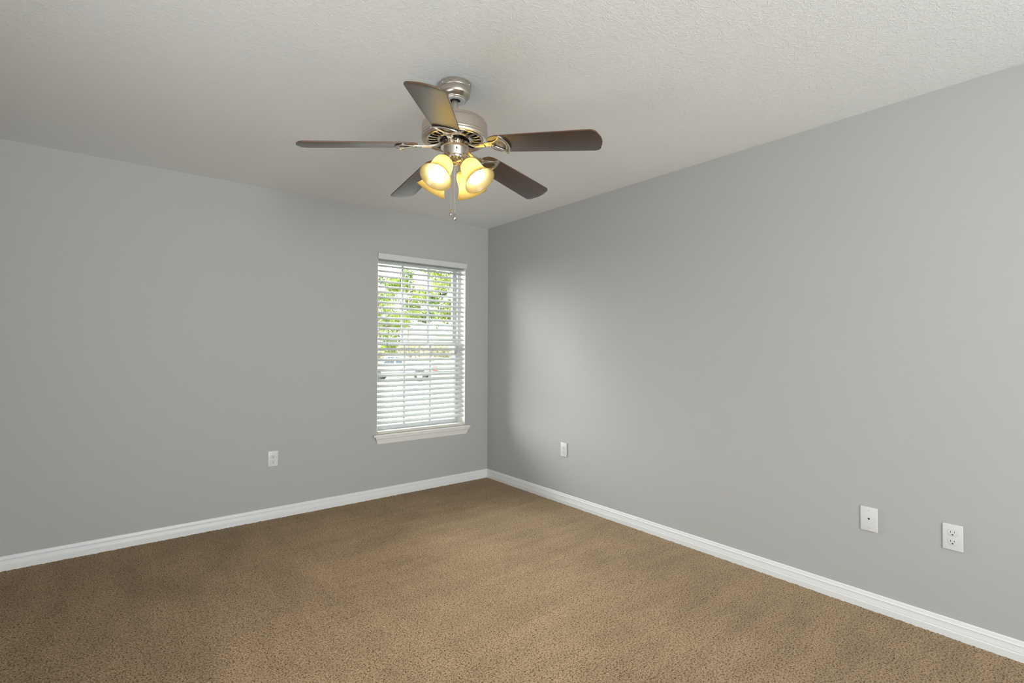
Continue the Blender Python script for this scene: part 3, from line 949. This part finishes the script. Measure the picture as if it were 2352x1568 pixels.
# pull chains
def chain(right, toward, z0, z1, kind):
    x = Rv * right - vcam * toward
    bm = bmesh.new()
    n = int((z0 - z1) / 0.0034)
    for i in range(n):
        zz = z0 - (z0 - z1) * i / n
        bmesh.ops.create_icosphere(bm, subdivisions=1, radius=0.0013, matrix=Matrix.Translation((x.x, x.y, zz - HC)))
    tube(bm, [(x.x, x.y, z0 - HC), (x.x, x.y, z1 - HC)], 0.0005, 5)
    c = obj('pull_chain', bm, NICKEL_SMOOTH, fan)
    mt = Matrix.Translation((x.x, x.y, z1 - HC))
    bm = bmesh.new()
    if kind == 'bell':
        lathe(bm, [(0, 0.002), (0.0022, 0.001), (0.0030, -0.004), (0.0026, -0.008), (0.0036, -0.012), (0, -0.012)], 16, mt)
        obj('chain_coupling', fixn(bm), GOLD, c)
        bm = bmesh.new()
        lathe(bm, [(0, -0.0118), (0.0036, -0.0125), (0.0058, -0.018), (0.0056, -0.022), (0.0030, -0.029), (0, -0.0315)], 12, mt)
        obj('pendant', fixn(bm), simple('silver_pendant', (0.55, 0.55, 0.55), 0.12, 1.0), c)
    else:
        lathe(bm, [(0, 0.001), (0.0018, 0), (0.0035, -0.006), (0.0075, -0.014), (0.0095, -0.021), (0.0090, -0.027), (0.0060, -0.032), (0, -0.0345)], 20, mt)
        obj('pendant', fixn(bm), simple('crystal_pendant', (0.6, 0.6, 0.6), 0.08, 1.0), c)
chain(-0.0165, 0.046, 2.118, 1.870, 'bell')
chain(0.0005, 0.0505, 2.118, 1.853, 'drop')

# ------------------------------------------------------------------ outdoors
Fh = Vector((FWD.x, FWD.y, 0)).normalized()
def out(depth, px, z):
    """a place on the ground outside: depth metres ahead, px the column it is seen in"""
    p = Vector((CAM.x, CAM.y, 0)) + Fh * depth + Rv * ((px - 1176) / 1158.97 * depth)
    return Vector((p.x, p.y, z))
def gz_(d):
    if d < 8: return -0.30
    if d < 34: return -0.30 - 0.80 * (d - 8) / 26
    if d < 42: return -1.10
    if d < 62: return -1.10 + 0.85 * (d - 42) / 20
    return -0.25
CONC = m_noisecol('pale_concrete', (0.56, 0.56, 0.55), (0.64, 0.64, 0.63), 1.5)
DRY = m_noisecol('dry_grass', (0.20, 0.17, 0.08), (0.30, 0.265, 0.14), 3.0)
def strip(name, d0, d1, w, mat, dz=0):
    bm = bmesh.new()
    ds = [d0 + (d1 - d0) * i / 10 for i in range(11)]
    prev = None
    for d in ds:
        c = Vector((CAM.x, CAM.y, gz_(d) + dz)) + Fh * d
        ring = [bm.verts.new(c + Rv * s) for s in (-w, w)]
        if prev: bm.faces.new((prev[0], prev[1], ring[1], ring[0]))
        prev = ring
    ex = bmesh.ops.extrude_face_region(bm, geom=list(bm.faces))
    for g in ex['geom']:
        if isinstance(g, bmesh.types.BMVert): g.co.z -= 0.3
    return tag(obj(name, fixn(bm), mat, smooth=0), kind='structure')
strip('ground_driveway', 5.5, 40.5, 60, CONC)
strip('ground_lawn', 40.5, 130, 130, DRY)

# white pickup truck on the driveway's far side
TW = simple('white_car_paint', (0.78, 0.78, 0.78), 0.25)
TG = simple('dark_car_glass', (0.035, 0.05, 0.065), 0.08)
TYRE = simple('black_tyre', (0.02, 0.02, 0.022), 0.7)
HUBM = simple('silver_wheel', (0.62, 0.62, 0.63), 0.25, 0.6)
REDL = simple('red_tail_light', (0.62, 0.03, 0.02), 0.3)
tp = out(36, 1009, -1.10)
truck = tag(empty('pickup_truck', tp, math.atan2(-Rv.y, -Rv.x)), 'white pickup truck parked side-on outside the window', 'pickup truck')
def side_loop(pts, y0, y1, mat, name, parent, bev=0.02):
    bm = bmesh.new()
    plate(bm, pts, [], y0, y1, Matrix.Rotation(PI / 2, 4, 'X'), 0, bev)
    return obj(name, bm, mat, parent)
def archpts(cx, r, z):
    return [(cx - r * math.cos(R_(a)), z + r * math.sin(R_(a))) for a in range(0, 181, 15)]
WZ = 0.40
body = [(0.0, 0.55), (0.05, 0.45)] + [(0.75, 0.42)] + [(x, z) for x, z in archpts(1.22, 0.46, WZ)] + [(1.70, 0.40), (3.75, 0.40)] + [(x, z) for x, z in archpts(4.30, 0.46, WZ)] + [(4.80, 0.42), (5.35, 0.48), (5.40, 0.90), (5.25, 1.05), (3.95, 1.16), (0.0, 1.14)]
side_loop(body, -0.92, 0.92, TW, 'body', truck, 0.03)
cab = [(x + 0.30, z) for x, z in [(1.95, 1.12), (2.05, 1.68), (2.25, 1.82), (3.15, 1.84), (3.35, 1.76), (3.95, 1.14)]]
cb = side_loop(cab, -0.78, 0.78, TW, 'cab', truck, 0.04)
for y in (-0.80, 0.785):
    side_loop([(2.44, 1.22), (2.50, 1.64), (2.92, 1.70), (2.92, 1.22)], y, y + 0.015, TG, 'side_window', cb, 0)
    side_loop([(3.02, 1.22), (3.02, 1.70), (3.44, 1.70), (3.82, 1.22)], y, y + 0.015, TG, 'side_window', cb, 0)
for x in (1.22, 4.30):
    for y in (0.70, -0.94):
        bm = bmesh.new()
        lathe(bm, [(0.20, 0), (0.37, 0), (0.395, 0.03), (0.395, 0.21), (0.37, 0.24), (0.20, 0.24)], 32, Matrix.Translation((x, y + 0.24, WZ - 0.005)) @ Matrix.Rotation(PI / 2, 4, 'X'))
        wh = obj('wheel', fixn(bm), TYRE, truck)
        bm = bmesh.new()
        lathe(bm, [(0, 0.02), (0.12, 0.0), (0.24, 0.03), (0.24, 0.21), (0.12, 0.24), (0, 0.22)], 24, Matrix.Translation((x, y + 0.24, WZ - 0.005)) @ Matrix.Rotation(PI / 2, 4, 'X'))
        obj('wheel_hub', fixn(bm), HUBM, wh)
for y in (-0.925, 0.78):
    bm = bmesh.new(); box(bm, -0.02, 0.34, y, y + 0.145, 0.72, 1.06, 0.01, 1)
    obj('tail_light', bm, REDL, truck)

# white gabled house beyond
HW = simple('white_house_siding', (0.78, 0.78, 0.77), 0.7)
HR = simple('pale_roof', (0.62, 0.60, 0.58), 0.8)
hp = out(74, 963, -0.25)
house = tag(empty('house', hp, math.atan2(Rv.y, Rv.x)), 'white gabled house beyond the brush outside the window', 'house')
bm = bmesh.new()
plate(bm, [(-2.4, 0), (2.4, 0), (2.4, 3.6), (0, 5.1), (-2.4, 3.6)], [], 0, 8, Matrix.Rotation(PI / 2, 4, 'X') @ Matrix.Translation((0, 0, -8)))
box(bm, 2.4, 14, 1.5, 8, 0, 3.5)
obj('wall', bm, HW, house, smooth=0)
for s in (-1, 1):
    bm = bmesh.new()
    plate(bm, [(0, 5.12), (s * 2.9, 3.32), (s * 2.9, 3.47), (0, 5.28)], [], -8.1, 0.4, Matrix.Rotation(PI / 2, 4, 'X'))
    obj('roof_panel', bm, HW, house, smooth=0)
bm = bmesh.new()
plate(bm, [(1.1, 3.45), (4.75, 5.0), (8.5, 3.45), (8.5, 3.3), (1.1, 3.3)], [], 2.3, 14.3, Matrix.Rotation(PI / 2, 4, 'Z') @ Matrix.Rotation(PI / 2, 4, 'X'))
obj('roof_panel', bm, HR, house, smooth=0)

p = out(43, 1012, gz_(43))
bm = bmesh.new()
box(bm, -0.06, 0.06, -0.06, 0.06, -0.05, 1.25, 0.01, 1); box(bm, -0.11, 0.11, -0.22, 0.22, 1.25, 1.48, 0.05, 2)
o = obj('mailbox', bm, TW); o.location = p
tag(o, 'white mailbox post standing on the dry lawn behind the truck', 'mailbox')

# foliage
def leaves(bm, centre, radii, n, size, rnd, drop=0.0):
    for _ in range(n):
        while True:
            v = Vector((rnd.uniform(-1, 1), rnd.uniform(-1, 1), rnd.uniform(-1, 1)))
            if 0.25 < v.length < 1: break
        c = Vector(centre) + Vector((v.x * radii[0], v.y * radii[1], v.z * radii[2]))
        s = size * rnd.uniform(0.6, 1.3)
        nrm = Vector((rnd.gauss(0, 1), rnd.gauss(0, 1), rnd.gauss(0.4, 1))).normalized()
        u = nrm.orthogonal().normalized(); w = nrm.cross(u)
        th = rnd.uniform(0, 6.28)
        u, w = u * math.cos(th) + w * math.sin(th), w * math.cos(th) - u * math.sin(th)
        vv = [bm.verts.new(c + u * s), bm.verts.new(c + w * s * 0.5 + nrm * s * 0.1), bm.verts.new(c - u * s), bm.verts.new(c - w * s * 0.5 + nrm * s * 0.1)]
        bm.faces.new(vv)
LEAF_A = m_leaf('yellow_green_leaves', (0.10, 0.15, 0.02), (0.27, 0.34, 0.075))
LEAF_B = m_leaf('mid_green_leaves', (0.045, 0.085, 0.02), (0.19, 0.26, 0.06))
LEAF_C = m_leaf('dry_brush_leaves', (0.20, 0.185, 0.115), (0.34, 0.33, 0.21))
BARK = m_noisecol('tree_bark', (0.16, 0.13, 0.11), (0.28, 0.24, 0.21), 3.0)
TGRP = 'trees beyond the window'
def tree(px, depth, height, crown_r, crown_z, leaf, n, size, label, seed, lean=0.0, bare=False):
    rnd = random.Random(seed)
    base = out(depth, px, gz_(depth))
    t = tag(empty('tree', base), label, 'tree', TGRP)
    bm = bmesh.new()
    top = Vector((lean, 0, height * 0.9))
    tube(bm, [(0, 0, -0.1), (lean * 0.2, 0.1, height * 0.3), (lean * 0.6, -0.1, height * 0.6), top], [0.14, 0.11, 0.08, 0.03], 8)
    tips = []
    for k in range(10):
        z0 = height * rnd.uniform(0.3, 0.85)
        s = Vector((lean * z0 / height, 0, z0))
        an = rnd.uniform(0, 2 * PI); ln = crown_r * rnd.uniform(0.5, 0.95)
        e = s + Vector((math.cos(an) * ln, math.sin(an) * ln, ln * rnd.uniform(0.3, 0.9)))
        tube(bm, [s, s.lerp(e, 0.5) + Vector((0, 0, 0.15)), e], [0.07, 0.05, 0.02], 6)
        tips.append(e)
    obj('trunk', bm, BARK, t)
    bm = bmesh.new()
    blobs = tips + [Vector((rnd.uniform(-1, 1) * crown_r * 0.7 + lean * 0.5, rnd.uniform(-1, 1) * crown_r * 0.7, crown_z + rnd.uniform(-1, 1) * (height - crown_z) * 0.9)) for _ in range(10)]
    if bare: blobs = blobs[:8]
    for c in blobs:
        rr = crown_r * rnd.uniform(0.28, 0.5)
        leaves(bm, c, (rr, rr, rr * 0.75), n // len(blobs), size, rnd)
    obj('foliage', bm, leaf, t, smooth=0)
tree(866, 48, 9.6, 2.7, 5.2, LEAF_A, 4200, 0.17, 'yellow-green tree at the left edge of the window view', 1)
tree(905, 90, 14.6, 3.8, 7.6, LEAF_B, 4600, 0.27, 'green tree between the left edge and the thin bare-topped tree', 2)
tree(938, 56, 10.0, 1.7, 4.6, LEAF_A, 500, 0.18, 'thin sparse tree with a bare forked top', 3, bare=True)
tree(962, 98, 12.0, 3.6, 7.0, LEAF_B, 4200, 0.28, 'low green tree behind the house gable', 4)
tree(1003, 108, 19.5, 4.6, 11.0, LEAF_A, 3600, 0.32, 'tall light green tree right of the house gable', 5)
tree(1040, 120, 22.0, 5.2, 12.5, LEAF_B, 3600, 0.36, 'tall dense green tree at the right edge of the window view', 6)
rnd = random.Random(11)
bm = bmesh.new()
for i in range(60):
    d = rnd.uniform(64, 69)
    c = out(d, rnd.uniform(820, 1090), gz_(d) + rnd.uniform(0.2, 1.6))
    leaves(bm, c, (1.3, 1.0, 0.7), 40, 0.22, rnd)
tag(obj('brush', bm, LEAF_C, smooth=0), 'low dry brush along the far edge of the lawn', 'brush', kind='stuff')
